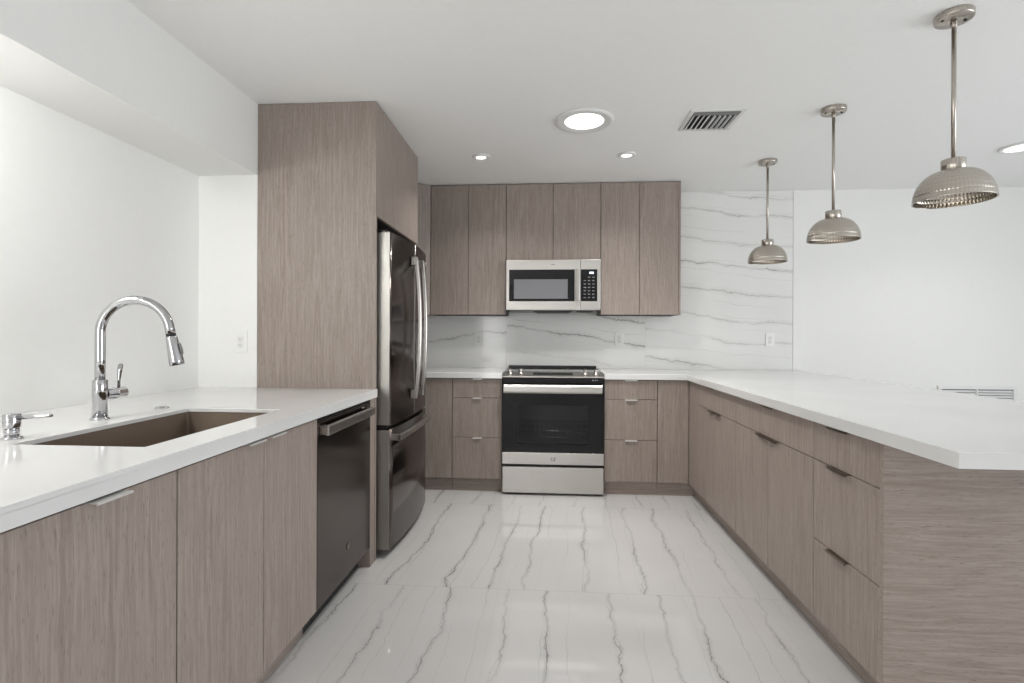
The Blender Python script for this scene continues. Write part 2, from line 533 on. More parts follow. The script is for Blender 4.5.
pen_base('base_cabinet', 'taupe wood three drawer cabinet at the near end of the peninsula', -2.824, -2.416,
         [('drawer', -2.824, -2.416, 0.720, 0.868, -2.60, 0.125), ('drawer', -2.824, -2.416, 0.410, 0.720, -2.598, 0.125),
          ('drawer', -2.824, -2.416, 0.102, 0.410, -2.594, 0.125)])
pen_base('base_cabinet', 'peninsula cabinet with two wide doors under one drawer, next to the near drawer stack', -2.415, -1.575,
         [('drawer', -2.415, -1.575, 0.720, 0.868, -2.016, 0.11), ('door', -2.415, -1.995, 0.102, 0.720, -2.058, 0.11),
          ('door', -1.995, -1.575, 0.102, 0.720, -1.932, 0.11)])
pen_base('base_cabinet', 'taupe wood peninsula cabinet, two doors under one drawer, nearest the corner', -1.574, -0.86,
         [('drawer', -1.574, -0.86, 0.720, 0.868, -1.15, 0.11), ('door', -1.574, -1.217, 0.102, 0.720, -1.275, 0.10),
          ('door', -1.217, -0.86, 0.102, 0.720, -1.155, 0.10)])
t = Thing('filler_panel', 'narrow dark wood filler in the corner between back cabinets and peninsula', 'cabinet filler', (FP + 0.01, -0.74, 0))
b = nb(); box(b, FP, FP + 0.019, -0.8585, -0.622, 0.102, 0.866, 0.001, 1); t.part('panel', b, 'wood')
b = nb(); box(b, FP + 0.055, FP + 0.073, -0.8585, -0.586, 0.0, 0.0995); t.part('toe_kick', b, 'wood_y')
# end and rear panels of the peninsula
b = nb(); box(b, 1.006, 1.655, -2.846, -2.8265, 0.0, TB - 0.001, 0.0012, 1)
tag(obj('end_panel', b, 'wood_x', None, (1.33, -2.836, 0)), 'wide wood end panel with horizontal grain, closing the near end of the peninsula', 'panel')
b = nb(); box(b, 1.636, 1.655, -2.8255, -0.02, 0.0, TB - 0.001, 0.0012, 1)
tag(obj('back_panel', b, 'wood', None, (1.645, -1.4, 0)), 'wood panel along the seating side of the peninsula, under the overhang', 'panel')

# ------------------------------------------------------------------ counters
CT = T - 0.013      # slab underside, edges are mitred down to TB
b = nb()
box(b, XS + 0.001, -0.384, -0.645, -0.0125, TB, T, 0.002)
tag(obj('countertop', b, 'counter', None, (-0.8, -0.3, TB)), 'short white quartz counter between the refrigerator and the range', 'countertop')
b = nb()
prism(b, [(0.384, -0.645), (0.985, -0.645), (0.985, -3.166), (2.068, -3.166), (2.068, -0.0165), (0.384, -0.0165)], 'z', TB, T, 0.002)
tag(obj('countertop', b, 'counter', None, (1.2, -1.0, TB)), 'long white quartz counter over the right cabinets and peninsula', 'countertop')

# left counter with the sink cut-out
SX0, SX1, SY0, SY1 = -1.426, -1.058, -3.284, -2.625
LX0, LX1, LY0, LY1 = XW + 0.001, -0.936, -3.98, -1.8635
b = nb()
t_ = nb()
xs = [LX0, SX0, SX1, LX1]; ys = [LY0, SY0, SY1, LY1]
for z in (CT, T):
    for i in range(3):
        for j in range(3):
            if i == 1 and j == 1: continue
            vs = [t_.verts.new((xs[a], ys[c], z)) for a, c in ((i, j), (i + 1, j), (i + 1, j + 1), (i, j + 1))]
            t_.faces.new(vs)


def ringfaces(x0, x1, y0, y1):
    P = [(x0, y0), (x1, y0), (x1, y1), (x0, y1)]
    for q in range(4):
        a, c = P[q], P[(q + 1) % 4]
        t_.faces.new([t_.verts.new((a[0], a[1], CT)), t_.verts.new((c[0], c[1], CT)), t_.verts.new((c[0], c[1], T)), t_.verts.new((a[0], a[1], T))])


ringfaces(LX0, LX1, LY0, LY1); ringfaces(SX0, SX1, SY0, SY1)
bmesh.ops.remove_doubles(t_, verts=list(t_.verts), dist=1e-5)
bmesh.ops.recalc_face_normals(t_, faces=list(t_.faces))
hard = [e for e in t_.edges if len(e.link_faces) == 2 and e.link_faces[0].normal.dot(e.link_faces[1].normal) < 0.5 and min(v.co.z for v in e.verts) > T - 1e-4]
bmesh.ops.bevel(t_, geom=hard, offset=0.002, segments=2, affect='EDGES', profile=0.5)
merge(b, t_)
box(b, LX1 - 0.020, LX1, LY0, LY1, TB, CT + 0.0005)
tag(obj('countertop', b, 'counter', None, (-1.4, -2.9, TB)), 'white quartz counter with the sink cut-out along the left wall', 'countertop')

# ------------------------------------------------------------------ sink
t = Thing('sink', 'brown undermount single bowl sink set in the left counter', 'sink', ((SX0 + SX1) / 2, (SY0 + SY1) / 2, 0.68))
b = nb(); o = 0.004; zf = 0.690; w = 0.012
x0, x1, y0, y1 = SX0 - o, SX1 + o, SY0 - o, SY1 + o
tt = nb()


def rr(x0, x1, y0, y1, r, z, n=6):
    out = []
    for cx, cy, a0 in ((x1 - r, y1 - r, 0), (x0 + r, y1 - r, 90), (x0 + r, y0 + r, 180), (x1 - r, y0 + r, 270)):
        for q in range(n + 1):
            a = math.radians(a0 + 90 * q / n); out.append(tt.verts.new((cx + r * math.cos(a), cy + r * math.sin(a), z)))
    return out


R1 = [rr(x0 - w, x1 + w, y0 - w, y1 + w, .024, zf - w), rr(x0 - w, x1 + w, y0 - w, y1 + w, .024, CT - .0008), rr(x0, x1, y0, y1, .012, CT - .0008),
      rr(x0, x1, y0, y1, .012, zf + .012), rr(x0 + .012, x1 - .012, y0 + .012, y1 - .012, .012, zf)]
for A, B_ in zip(R1, R1[1:]):
    n = len(A)
    for j in range(n): tt.faces.new((A[j], A[(j + 1) % n], B_[(j + 1) % n], B_[j]))
tt.faces.new(R1[0]); tt.faces.new(R1[-1])
bmesh.ops.recalc_face_normals(tt, faces=list(tt.faces)); merge(b, tt)
t.part('basin', b, 'sink')
b = nb(); lathe(b, [(0.0, zf + .0035), (.034, zf + .0035), (.044, zf + .0045), (.046, zf + .0002)], ((SX0 + SX1) / 2, (SY0 + SY1) / 2, 0), 32)
t.part('drain', b, 'chrome')

# ------------------------------------------------------------------ left base cabinets
FL = -0.95


def left_base(label, y0, y1, fronts, low=False, lightpull=True):
    t = Thing('base_cabinet', label, 'cabinet', (FL - 0.3, (y0 + y1) / 2, 0), 'base cabinets under the sink counter')
    top = 0.67 if low else TB - 0.001
    b = nb(); box(b, -1.56, FL - 0.0195, y0 + 0.0005, y1 - 0.0005, 0.10, top)
    if low:   # open frame in front of the bowl
        box(b, FL - 0.036, FL - 0.0195, y0 + 0.0005, y1 - 0.0005, 0.67, TB - 0.001)
    t.part('body', b, 'carcass')
    b = nb(); box(b, -1.026, -1.008, y0 + 0.0005, y1 - 0.0005, 0.0, 0.0995); t.part('toe_kick', b, 'wood_y')
    for u0, u1, hc, hl in fronts:
        b = front_box(nb(), 'y', FL, u0, u1, 0.100, 0.866, 1)
        d = t.part('door', b, 'wood')
        if hl: t.part('pull', pull('y', FL, hc, 0.8668, hl, 1, 0.020 if low else 0.030, 0.005), 'pull_light', d)
    return t


left_base('taupe wood base cabinet with one wide door, nearest the camera on the left', -3.92, -3.311,
          [(-3.92, -3.311, -3.525, 0.088)])
left_base('taupe wood sink base cabinet with two doors, beside the dishwasher', -3.310, -2.540,
          [(-3.310, -2.922, -2.985, 0.088), (-2.922, -2.540, -2.86, 0.088)], low=True)
b = nb(); box(b, -1.56, FL, -3.942, -3.9225, 0.0, TB - 0.001, 0.0012, 1)
tag(obj('end_panel', b, 'wood', None, (-1.25, -3.93, 0)), 'wood end panel closing the near end of the sink run', 'panel')

# ------------------------------------------------------------------ tall panel and cabinet over the refrigerator
b = nb(); box(b, XS + 0.001, -0.948, -1.862, -1.842, 0.0, H - 0.002, 0.0012, 1)
tag(obj('tall_panel', b, 'wood', None, (-1.27, -1.852, 0)), 'tall wood side panel from floor to ceiling beside the refrigerator', 'panel')
t = Thing('wall_cabinet', 'wood cabinet above the refrigerator', 'cabinet', (-1.27, -1.43, 1.83))
b = nb(); box(b, XS + 0.002, -0.968, -1.8415, -1.010, 1.832, H - 0.003); t.part('body', b, 'carcass')
b = nb(); box(b, -0.967, -0.948, -1.8405, -1.012, 1.832, H - 0.003, 0.0012, 1); t.part('door', b, 'wood')
b = nb(); box(b, XS + 0.002, -0.949, -1.0095, -0.992, 1.832, H - 0.003, 0.001, 1); t.part('side_panel', b, 'wood')

# ------------------------------------------------------------------ upper cabinets
FU = -0.34
ups = [('tall taupe wood upper cabinet with two doors, left of the microwave', -1.006, -0.383, 1.370),
       ('short taupe wood upper cabinet with two doors, above the microwave', -0.382, 0.383, 1.812),
       ('tall taupe wood upper cabinet with two doors, right of the microwave', 0.384, 1.016, 1.370)]
for lab, u0, u1, z0 in ups:
    t = Thing('wall_cabinet', lab, 'cabinet', ((u0 + u1) / 2, -0.17, z0), 'upper cabinets on the back wall')
    last = u1 > 1
    b = nb(); box(b, u0 + 0.0005, u1 - (0.017 if last else 0.0005), FU + 0.0195, -0.0125, z0, H - 0.004); t.part('body', b, 'carcass')
    e = 0.016 if last else 0.0
    m = (u0 + u1 - e) / 2
    for a, c in ((u0, m), (m, u1 - e)):
        t.part('door', front_box(nb(), 'x', FU, a, c, z0 - 0.002, H - 0.006, -1), 'wood')
    if last:
        b = nb(); box(b, u1 - 0.0155, u1, FU, -0.0125, z0 - 0.002, H - 0.004, 0.001, 1); t.part('side_panel', b, 'wood')
b = nb(); prism(b, [(-1.010, -0.340), (-1.130, -0.430), (-1.598, -0.430), (-1.598, -0.013), (-1.010, -0.013)], 'z', 1.368, H - 0.004)
tag(obj('corner_filler', b, 'wood', None, (-1.2, -0.3, 1.368)), 'narrow wood upper corner filler between the refrigerator and the left upper cabinet', 'cabinet filler')


# ------------------------------------------------------------------ emblem
def emblem(c, r, axis, sgn):
    """round appliance badge: disc, rim and looped script monogram"""
    disc = nb(); ring = nb()
    d = Vector((0, 0, 0)); d['xy'.index(axis)] = sgn

    def P(u, v, h):
        q = Vector(c) + d * h
        if axis == 'y': q.x += u; 
        else: q.y += u
        q.z += v
        return q
    prof = [(0.0, 0.0025 * sgn), (r * 0.9, 0.0025 * sgn), (r, 0.0015 * sgn), (r, 0.0)]
    lathe(disc, prof, c, 28, axis)
    w = r * 0.055
    tube(ring, [P(r * .82 * math.cos(a), r * .82 * math.sin(a), .0028) for a in [2 * PI * i / 28 for i in range(29)]], w, 6)
    for sx in (-1, 1):   # two looped strokes
        pts = []
        for i in range(22):
            a = math.radians(40 + 300 * i / 21); rad = r * .30 * (1 - .35 * i / 21)
            pts.append(P(sx * r * .22 + sx * -rad * math.cos(a) * .9, rad * math.sin(a) * 1.25, .0028))
        tube(ring, pts, w, 6)
    for k in range(4):
        a = PI / 4 + k * PI / 2
        tube(ring, [P(r * (.62 + .14 * math.cos(q)) * math.cos(a + .28 * math.sin(q)), r * (.62 + .14 * math.cos(q)) * math.sin(a + .28 * math.sin(q)), .0028) for q in [2 * PI * i / 12 for i in range(13)]], w * .8, 5)
    return disc, ring


# ------------------------------------------------------------------ refrigerator
fy0, fy1 = -1.808, -0.982
t = Thing('refrigerator', 'black stainless french door refrigerator with bottom freezer drawer, beside the tall wood panel', 'refrigerator', (-1.27, -1.395, 0))
b = nb(); box(b, -1.585, -0.968, fy0 + 0.004, fy1 - 0.004, 0.028, 1.745, 0.004); t.part('body', b, 'grey_plastic')
for sy in (fy0 + .06, fy1 - .06):
    for sx in (-1.5, -1.02):
        b = nb(); lathe(b, [(0.018, 0), (0.018, .022), (.012, .029)], (sx, sy, 0), 16); t.part('foot', b, 'black')


def bow(y):      # bowed front plane
    u = (y - (fy0 + fy1) / 2) / ((fy1 - fy0) / 2)
    return -0.890 + 0.030 * (1 - u * u)


def bowed_door(y0, y1, z0, z1, n=14):
    tt = nb(); back = -0.962; rows = []
    P = [(back, y0)] + [(bow(y0 + (y1 - y0) * i / n), y0 + (y1 - y0) * i / n) for i in range(n + 1)] + [(back, y1)]
    A = [tt.verts.new((x, y, z0)) for x, y in P]; B_ = [tt.verts.new((x, y, z1)) for x, y in P]
    tt.faces.new(A); tt.faces.new(B_[::-1]); m = len(P)
    for j in range(m):
        f = tt.faces.new((A[j], B_[j], B_[(j + 1) % m], A[(j + 1) % m]))
        if 1 <= j <= n: f.smooth = True
    bmesh.ops.recalc_face_normals(tt, faces=list(tt.faces))
    return tt


def door_with_edges(nm, y0, y1, z0, z1, edges):
    e = 0.0035
    d = t.part(nm, bowed_door(y0, y1, z0, z1), 'slate')
    for s in edges:   # bright metal edge wrap on the door side
        b = nb()
        if s < 0: box(b, -0.960, bow(y0) + 0.0005, y0 - 0.0016, y0 + 0.001, z0 + 0.001, z1 - 0.004, 0.0008, 1)
        else: box(b, -0.960, bow(y1) + 0.0005, y1 - 0.001, y1 + 0.0016, z0 + 0.001, z1 - 0.004, 0.0008, 1)
        t.part('door_edge', b, 'slate_side', d, 'pale metal door edge')
    return d


mid = (fy0 + fy1) / 2
dl = door_with_edges('door', fy0, mid - 0.003, 0.712, 1.757, (-1,))
dr = door_with_edges('door', mid + 0.003, fy1, 0.712, 1.757, (-1, 1))
df = door_with_edges('freezer_drawer', fy0, fy1, 0.040, 0.690, (-1,))
b = nb(); box(b, -0.985, -0.912, fy0 + .006, fy1 - .006, 0.6905, 0.7115); t.part('gasket', b, 'black')
for yy in (fy0, fy1 - 0.07):
    b = nb(); box(b, -0.966, -0.91, yy, yy + 0.07, 1.7575, 1.768, 0.003); t.part('hinge_cover', b, 'black')


def bar_handle(pts, wdt, dep):
    """flat bar swept through pts, section wdt across, dep outward"""
    b = nb(); tt = nb(); rings = []
    for (p, a, o_) in pts:
        p = Vector(p); a = Vector(a) * wdt / 2; o_ = Vector(o_) * dep / 2
        rings.append([tt.verts.new(p + a * .7 + o_), tt.verts.new(p + a + o_ * .5), tt.verts.new(p + a - o_), tt.verts.new(p - a - o_), tt.verts.new(p - a + o_ * .5), tt.verts.new(p - a * .7 + o_)])
    for A, B_ in zip(rings, rings[1:]):
        for j in range(6): tt.faces.new((A[j], A[(j + 1) % 6], B_[(j + 1) % 6], B_[j]))
    tt.faces.new(rings[0]); tt.faces.new(rings[-1][::-1])
    bmesh.ops.recalc_face_normals(tt, faces=list(tt.faces)); merge(b, tt); return b


for d, sy in ((dl, -1), (dr, 1)):
    yc = mid + sy * 0.075; z0, z1 = 0.822, 1.668
    pts = []
    for i in range(21):
        u = i / 20; z = z0 + (z1 - z0) * u; s = 4 * u * (1 - u)
        pts.append(((bow(yc) + 0.030 + 0.024 * s, yc - sy * 0.004 * s, z), (0, 1, 0), (1, 0, 0)))
    h = t.part('handle', bar_handle(pts, 0.026, 0.018), 'steel_z', d, 'tall bowed steel handle')
    for zz in (z0, z1 - 0.045):
        b = nb(); box(b, bow(yc) - 0.001, bow(yc) + 0.039, yc - 0.014, yc + 0.014, zz - 0.004, zz + 0.049, 0.004); t.part('mount', b, 'steel_z', h)
pts = []
for i in range(25):
    u = i / 24; y = fy0 + 0.030 + (fy1 - fy0 - 0.13) * u
    pts.append((-0.842 + 0.010 * 4 * u * (1 - u), y, 0.642))
pts = [(p, (0, 0, 1), (1, 0, 0)) for p in pts]
h = t.part('handle', bar_handle(pts, 0.036, 0.018), 'steel_y', df, 'wide steel freezer handle')
for yy in (fy0 + 0.030, fy1 - 0.140):
    b = nb(); box(b, -0.892, -0.834, yy, yy + 0.04, 0.626, 0.658, 0.004); t.part('mount', b, 'steel_y', h)
dsc, rng = emblem((bow(-1.03) + 0.0005, -1.03, 1.685), 0.016, 'x', 1)
e_ = t.part('emblem', dsc, 'steel_z', dr, 'round steel emblem'); t.part('monogram', rng, 'slate_side', e_)

# ------------------------------------------------------------------ dishwasher
dy0, dy1 = -2.534, -1.930
t = Thing('dishwasher', 'black stainless dishwasher with a bar handle, under the left counter beside the refrigerator', 'dishwasher', (-1.25, -2.23, 0))
b = nb(); box(b, -1.54, -0.982, dy0 + .004, dy1 - .004, 0.10, 0.858); t.part('body', b, 'black')
b = nb(); box(b, -0.981, -0.950, dy0 - .003, dy1 - .0005, 0.100, 0.857, 0.003); d = t.part('door', b, 'slate')
b = nb(); box(b, -0.9805, -0.958, dy0 + .004, dy1 - .004, 0.8575, 0.8655, 0.001, 1); t.part('control_strip', b, 'black')
b = nb(); box(b, -1.030, -1.012, dy0 + .002, dy1 - .002, 0.0, 0.0995); t.part('toe_kick', b, 'black')
b = nb(); box(b, -0.930, -0.912, dy0 + .016, dy1 - .030, 0.794, 0.836, 0.005); h = t.part('handle', b, 'steel_y', d, 'satin steel bar handle')
for yy in (dy0 + .016, dy1 - .068):
    b = nb(); box(b, -0.951, -0.920, yy, yy + 0.038, 0.797, 0.833, 0.004); t.part('mount', b, 'steel_y', h)
dsc, rng = emblem((-0.9498, -2.221, 0.230), 0.016, 'x', 1)
e_ = t.part('emblem', dsc, 'slate', d, 'round dark emblem'); t.part('monogram', rng, 'slate_side', e_)
b = nb(); box(b, -1.50, -0.950, -1.9285, -1.8635, 0.0, TB - 0.001, 0.0012, 1)
tag(obj('filler_panel', b, 'wood', None, (-1.2, -1.9, 0)), 'narrow wood filler strip between the dishwasher and the tall panel', 'cabinet filler')

# ------------------------------------------------------------------ range
t = Thing('range', 'stainless steel slide-in electric range with black glass oven door, centred on the back wall', 'range', (0, -0.35, 0))
rx = 0.379
b = nb(); box(b, -rx, -.30, -0.622, -0.016, 0.030, 0.900); box(b, .30, rx, -0.622, -0.016, 0.030, 0.900)
box(b, -.30, .30, -0.622, -0.016, 0.030, 0.330); box(b, -.30, .30, -0.622, -0.016, 0.740, 0.900); box(b, -.30, .30, -0.10, -0.016, 0.330, 0.740)
t.part('body', b, 'black')
b = nb(); box(b, -.2995, -.295, -0.620, -0.101, .331, .739); box(b, .295, .2995, -0.620, -0.101, .331, .739)
box(b, -.2945, .2945, -0.620, -0.101, .331, .335); box(b, -.2945, .2945, -0.620, -0.101, .735, .739); box(b, -.2945, .2945, -0.106, -0.101, .3355, .7345)
cv = t.part('oven_cavity', b, 'enamel')
for zz in (.425, .475):
    b = nb()
    for yy in (-.60, -.36, -.14): tube(b, [(-.2945, yy, zz), (.2945, yy, zz)], .0035, 8)
    for i in range(17): tube(b, [(-.28 + i * .035, -.60, zz), (-.28 + i * .035, -.14, zz)], .002, 6)
    t.part('oven_rack', b, 'steel', cv)
for sx in (-.33, .33):
    for sy in (-.60, -.10):
        b = nb(); lathe(b, [(.020, 0), (.020, .018), (.012, .0295)], (sx, sy, 0), 16); t.part('foot', b, 'black')
b = nb(); box(b, -rx + .001, rx - .001, -0.668, -0.623, 0.018, 0.214, 0.003); t.part('storage_drawer', b, 'steel')
b = nb(); box(b, -rx + .001, -.258, -0.668, -0.6225, 0.234, 0.838); box(b, .258, rx - .001, -0.668, -0.6225, 0.234, 0.838)
box(b, -.258, .258, -0.668, -0.6225, 0.234, 0.384); box(b, -.258, .258, -0.668, -0.6225, 0.678, 0.838); dd = t.part('oven_door', b, 'black_glass')
b = nb(); box(b, -rx + .0005, rx - .0005, -0.6705, -0.6685, 0.234, 0.321, 0.0008, 1); st = t.part('door_trim', b, 'steel', dd, 'brushed steel strip below the oven glass')
b = nb(); box(b, -0.2575, 0.2575, -0.6675, -0.6630, 0.3845, 0.6775); t.part('window', b, 'oven_window', dd)
b = nb()
prism(b, [(-0.712, 0.770), (-0.722, 0.782), (-0.722, 0.822), (-0.712, 0.834), (-0.700, 0.834), (-0.700, 0.770)], 'x', -0.368, 0.362, 0.002)
h = t.part('handle', b, 'steel', dd, 'wide flat steel bar handle')
for sx in (-0.362, 0.326):
    b = nb(); box(b, sx, sx + 0.030, -0.7005, -0.6675, 0.785, 0.820, 0.003); t.part('mount', b, 'steel', h)
dsc, rng = emblem((0.003, -0.6712, 0.277), 0.019, 'y', -1)
e_ = t.part('emblem', dsc, 'steel', dd, 'round steel emblem'); t.part('monogram', rng, 'grey_plastic', e_)
b = nb(); box(b, -rx, rx, -0.660, -0.6225, 0.841, 0.884, 0.002); fa = t.part('fascia', b, 'black_glass')
b = nb()
for i, wd in enumerate((.012, .004, .008, .006)): box(b, 0.292 + i * .0115, 0.292 + i * .0115 + wd * .75, -0.6606, -0.6602, 0.863, 0.869)
t.part('printed_mark', b, 'legend', fa, 'small pale printed word')
# sloping steel control panel
b = nb()
prism(b, [(-0.664, 0.884), (-0.664, 0.893), (-0.560, 0.9225), (-0.550, 0.9225), (-0.550, 0.901), (-0.62, 0.901), (-0.62, 0.884)], 'x', -rx, rx, 0.0015)
cp = t.part('control_panel', b, 'steel')
b = nb(); n = Vector((0, -0.0295, 0.104)).normalized(); al = Vector((0, 0.104, 0.0295)).normalized(); c0 = Vector((0, -0.612, 0.9085))
tt = nb()
for lo in (0.0002, 0.0012):
    for sx, sv in ((-.15, -.022), (.15, -.022), (.15, .028), (-.15, .028)): tt.verts.new(c0 + al * sv + n * lo + Vector((sx, 0, 0)))
tt.verts.ensure_lookup_table(); v = tt.verts
for q in ((0, 1, 2, 3), (4, 5, 6, 7), (0, 1, 5, 4), (1, 2, 6, 5), (2, 3, 7, 6), (3, 0, 4, 7)): tt.faces.new([v[i] for i in q])
bmesh.ops.recalc_face_normals(tt, faces=list(tt.faces)); merge(b, tt)
t.part('touch_display', b, 'black_glass', cp)
for sx in (-0.325, -0.245, 0.245, 0.325):
    p = c0 + Vector((sx, 0, 0)) + n * 0.0005
    b = nb(); tube(b, [p, p + n * .006, p + n * .0061, p + n * .034, p + n * .036], [.023, .023, .0185, .0170, .0150], 28)
    k_ = t.part('knob', b, 'steel_z', cp)
    q = p + n * .0362; b = nb(); tube(b, [q - al * .011, q + al * .011], .0022, 8); t.part('pointer', b, 'black', k_)
b = nb(); box(b, -rx + .006, rx - .006, -0.5495, -0.040, 0.901, 0.9205, 0.002); ck = t.part('cooktop', b, 'black_glass')
for cx, cy, rad in ((-.2, -.42, .105), (.2, -.42, .115), (-.2, -.17, .08), (.2, -.17, .08)):
    b = nb(); lathe(b, [(rad, .9206), (rad, .9209), (rad - .003, .9209), (rad - .003, .9206)], (cx, cy, 0), 40, closed=True); t.part('burner_ring', b, 'grey_plastic', ck)
b = nb(); box(b, -rx, rx, -0.0395, -0.0165, 0.901, 0.938, 0.003); t.part('rear_trim', b, 'black')

# ------------------------------------------------------------------ microwave
t = Thing('microwave', 'stainless steel over-the-range microwave hung below the short upper cabinet', 'microwave', (0, -0.2, 1.402))
fm = -0.40; mx = 0.377
b = nb(); box(b, -mx, mx, -0.372, -0.0125, 1.408, 1.807); t.part('body', b, 'black')
b = nb(); box(b, -mx, 0.2175, fm, -0.3725, 1.404, 1.807, 0.003); d = t.part('door', b, 'steel')
b = nb(); box(b, 0.2195, mx, fm, -0.3725, 1.404, 1.807, 0.003); c_ = t.part('control_side', b, 'steel')
b = nb(); box(b, -0.352, 0.172, fm - 0.002, fm - 0.0002, 1.474, 1.728, 0.0008, 1); g = t.part('door_glass', b, 'black_glass', d)
b = nb(); box(b, -0.313, 0.117, fm - 0.0034, fm - 0.0021, 1.494, 1.650, 0.0005, 1); t.part('window', b, 'mw_window', d)
b = nb(); box(b, 0.178, 0.211, fm - 0.040, fm - 0.026, 1.476, 1.732, 0.004); h = t.part('handle', b, 'steel_z', d)
for zz in (1.482, 1.700):
    b = nb(); box(b, 0.184, 0.205, fm - 0.027, fm - 0.0002, zz, zz + 0.026, 0.003); t.part('mount', b, 'steel_z', h)
b = nb(); box(b, 0.222, 0.351, fm - 0.002, fm - 0.0002, 1.474, 1.728, 0.0008, 1); kp = t.part('control_panel', b, 'black_glass', c_)
b = nb(); box(b, 0.289, 0.322, fm - 0.0028, fm - 0.0021, 1.692, 1.708); t.part('display', b, 'display', c_, 'small lit display')
for ry in range(7):
    for rxx in range(3):
        if ry == 0 and rxx == 0: continue
        b = nb(); zc = 1.665 - ry * 0.027; xc = 0.252 + rxx * 0.034
        box(b, xc - .009, xc + .009, fm - 0.0030, fm - 0.0021, zc - .0042, zc + .0042, 0.0004, 1); t.part('button', b, 'grey_plastic', c_)
b = nb(); box(b, -.015, .015, fm - 0.0006, fm - 0.0001, 1.766, 1.772); t.part('printed_mark', b, 'grey_plastic', d)
b = nb(); box(b, -0.365, 0.365, -0.368, -0.03, 1.398, 1.4075, 0.002); u = t.part('underside_tray', b, 'grey_plastic')
b = nb(); prism(b, [(-.165, 1.3975), (.165, 1.3975), (.125, 1.384), (-.125, 1.384)], 'y', -0.366, -0.20); t.part('fan_grille', b, 'black', u)
b = nb(); box(b, .19, .32, -0.35, -0.24, 1.392, 1.3975, 0.001, 1); t.part('lamp_cover', b, 'black', u)
for sx in (-1, 1):
    b = nb(); prism(b, [(sx * .377, 1.4035), (sx * .377, 1.366), (sx * .358, 1.366), (sx * .352, 1.392), (sx * .338, 1.4035)], 'y', -0.385, -0.345, 0.002); t.part('corner_bracket', b, 'black')

# ------------------------------------------------------------------ faucet, soap dispenser, hole cap
fx, fy = -1.533, -2.902
t = Thing('faucet', 'chrome gooseneck pull-down kitchen faucet with a side lever, behind the sink', 'faucet', (fx, fy, T))
b = nb(); lathe(b, [(.0, T), (.028, T), (.028, T + .004), (.025, T + .0075), (.0225, T + .0095), (.0, T + .0095)], (fx, fy, 0), 48); t.part('base_flange', b, 'chrome')
b = nb(); lathe(b, [(0, T + .0095), (.0215, T + .0095), (.0215, T + .131), (.0205, T + .133), (0, T + .133)], (fx, fy, 0), 48); t.part('body', b, 'chrome')
zc, ra = 1.205, 0.110
dx, dyv = 0.985, 0.17
pts = [(fx, fy, T + .132), (fx, fy, T + .2), (fx, fy, zc - .02)]
for i in range(29):
    a = PI - math.radians(172) * i / 28
    pts.append((fx + dx * (ra + ra * math.cos(a)), fy + dyv * (ra + ra * math.cos(a)), zc + ra * math.sin(a)))
pts.append(tuple(Vector(pts[-1]) + (Vector(pts[-1]) - Vector(pts[-2])).normalized() * .018))
b = nb(); tube(b, pts, .0150, 28); t.part('spout', b, 'chrome')
e0 = Vector(pts[-1]); dirv = (Vector(pts[-1]) - Vector(pts[-2])).normalized()
b = nb(); tube(b, [e0 + dirv * .0005, e0 + dirv * .010], .0150, 28); t.part('spray_collar', b, 'black')
b = nb(); tube(b, [e0 + dirv * .0105, e0 + dirv * .013, e0 + dirv * .03, e0 + dirv * .095, e0 + dirv * .108, e0 + dirv * .110],
               [.0165, .0175, .0185, .0225, .0225, .019], 32); sh = t.part('spray_head', b, 'chrome')
sd = Vector((dx, dyv, 0)).normalized()
b = nb()
tube(b, [e0 + dirv * .030 + sd * .0185, e0 + dirv * .036 + sd * .0225, e0 + dirv * .056 + sd * .0245, e0 + dirv * .068 + sd * .0245, e0 + dirv * .074 + sd * .0215], [.003, .006, .007, .006, .004], 14, 0.45)
t.part('spray_button', b, 'grey_plastic', sh)
pv = Vector((fx, fy, T + .083)); hv = Vector((0.12, 0.99, 0)).normalized()
b = nb(); tube(b, [pv + hv * .018, pv + hv * .050, pv + hv * .0505, pv + hv * .056, pv + hv * .0565, pv + hv * .086, pv + hv * .089],
               [.0180, .0180, .0205, .0205, .0190, .0190, .0165], 32); hu = t.part('handle_hub', b, 'chrome')
q = pv + hv * .066
b = nb(); tube(b, [q + Vector((0, 0, .016)), q + Vector((0, 0, .045)) + hv * .001, q + Vector((0, 0, .075)) + hv * .004, q + Vector((0, 0, .096)) + hv * .007, q + Vector((0, 0, .1)) + hv * .0075],
               [.0065, .0065, .0095, .0105, .006], 18, 0.55); t.part('lever', b, 'chrome', hu)

sx, sy = -1.492, -3.222
t = Thing('soap_dispenser', 'short chrome soap dispenser pump left of the faucet', 'soap dispenser', (sx, sy, T))
b = nb(); lathe(b, [(0, T), (.024, T), (.024, T + .004), (.018, T + .008), (0, T + .008)], (sx, sy, 0), 40); t.part('base_flange', b, 'chrome')
b = nb(); lathe(b, [(0, T + .008), (.0165, T + .008), (.0165, T + .030), (0, T + .030)], (sx, sy, 0), 36); t.part('neck', b, 'chrome')
b = nb(); lathe(b, [(0, T + .030), (.0190, T + .030), (.0195, T + .032), (.0195, T + .066), (.0185, T + .068), (0, T + .068)], (sx, sy, 0), 36); hd = t.part('pump_head', b, 'chrome')
b = nb(); tube(b, [(sx + .012, sy, T + .058), (sx + .06, sy + .01, T + .061), (sx + .094, sy + .016, T + .062), (sx + .100, sy + .017, T + .0625)], [.0085, .0075, .006, .004], 18, 0.8); t.part('nozzle', b, 'chrome', hd)
b = nb(); lathe(b, [(0, T), (.0245, T), (.0245, T + .003), (.021, T + .0065), (.0, T + .0085)], (-1.528, -2.632, 0), 40)
tag(obj('hole_cap', b, 'chrome', None, (-1.528, -2.632, T)), 'small round chrome cap on the counter right of the faucet', 'sink hole cap')

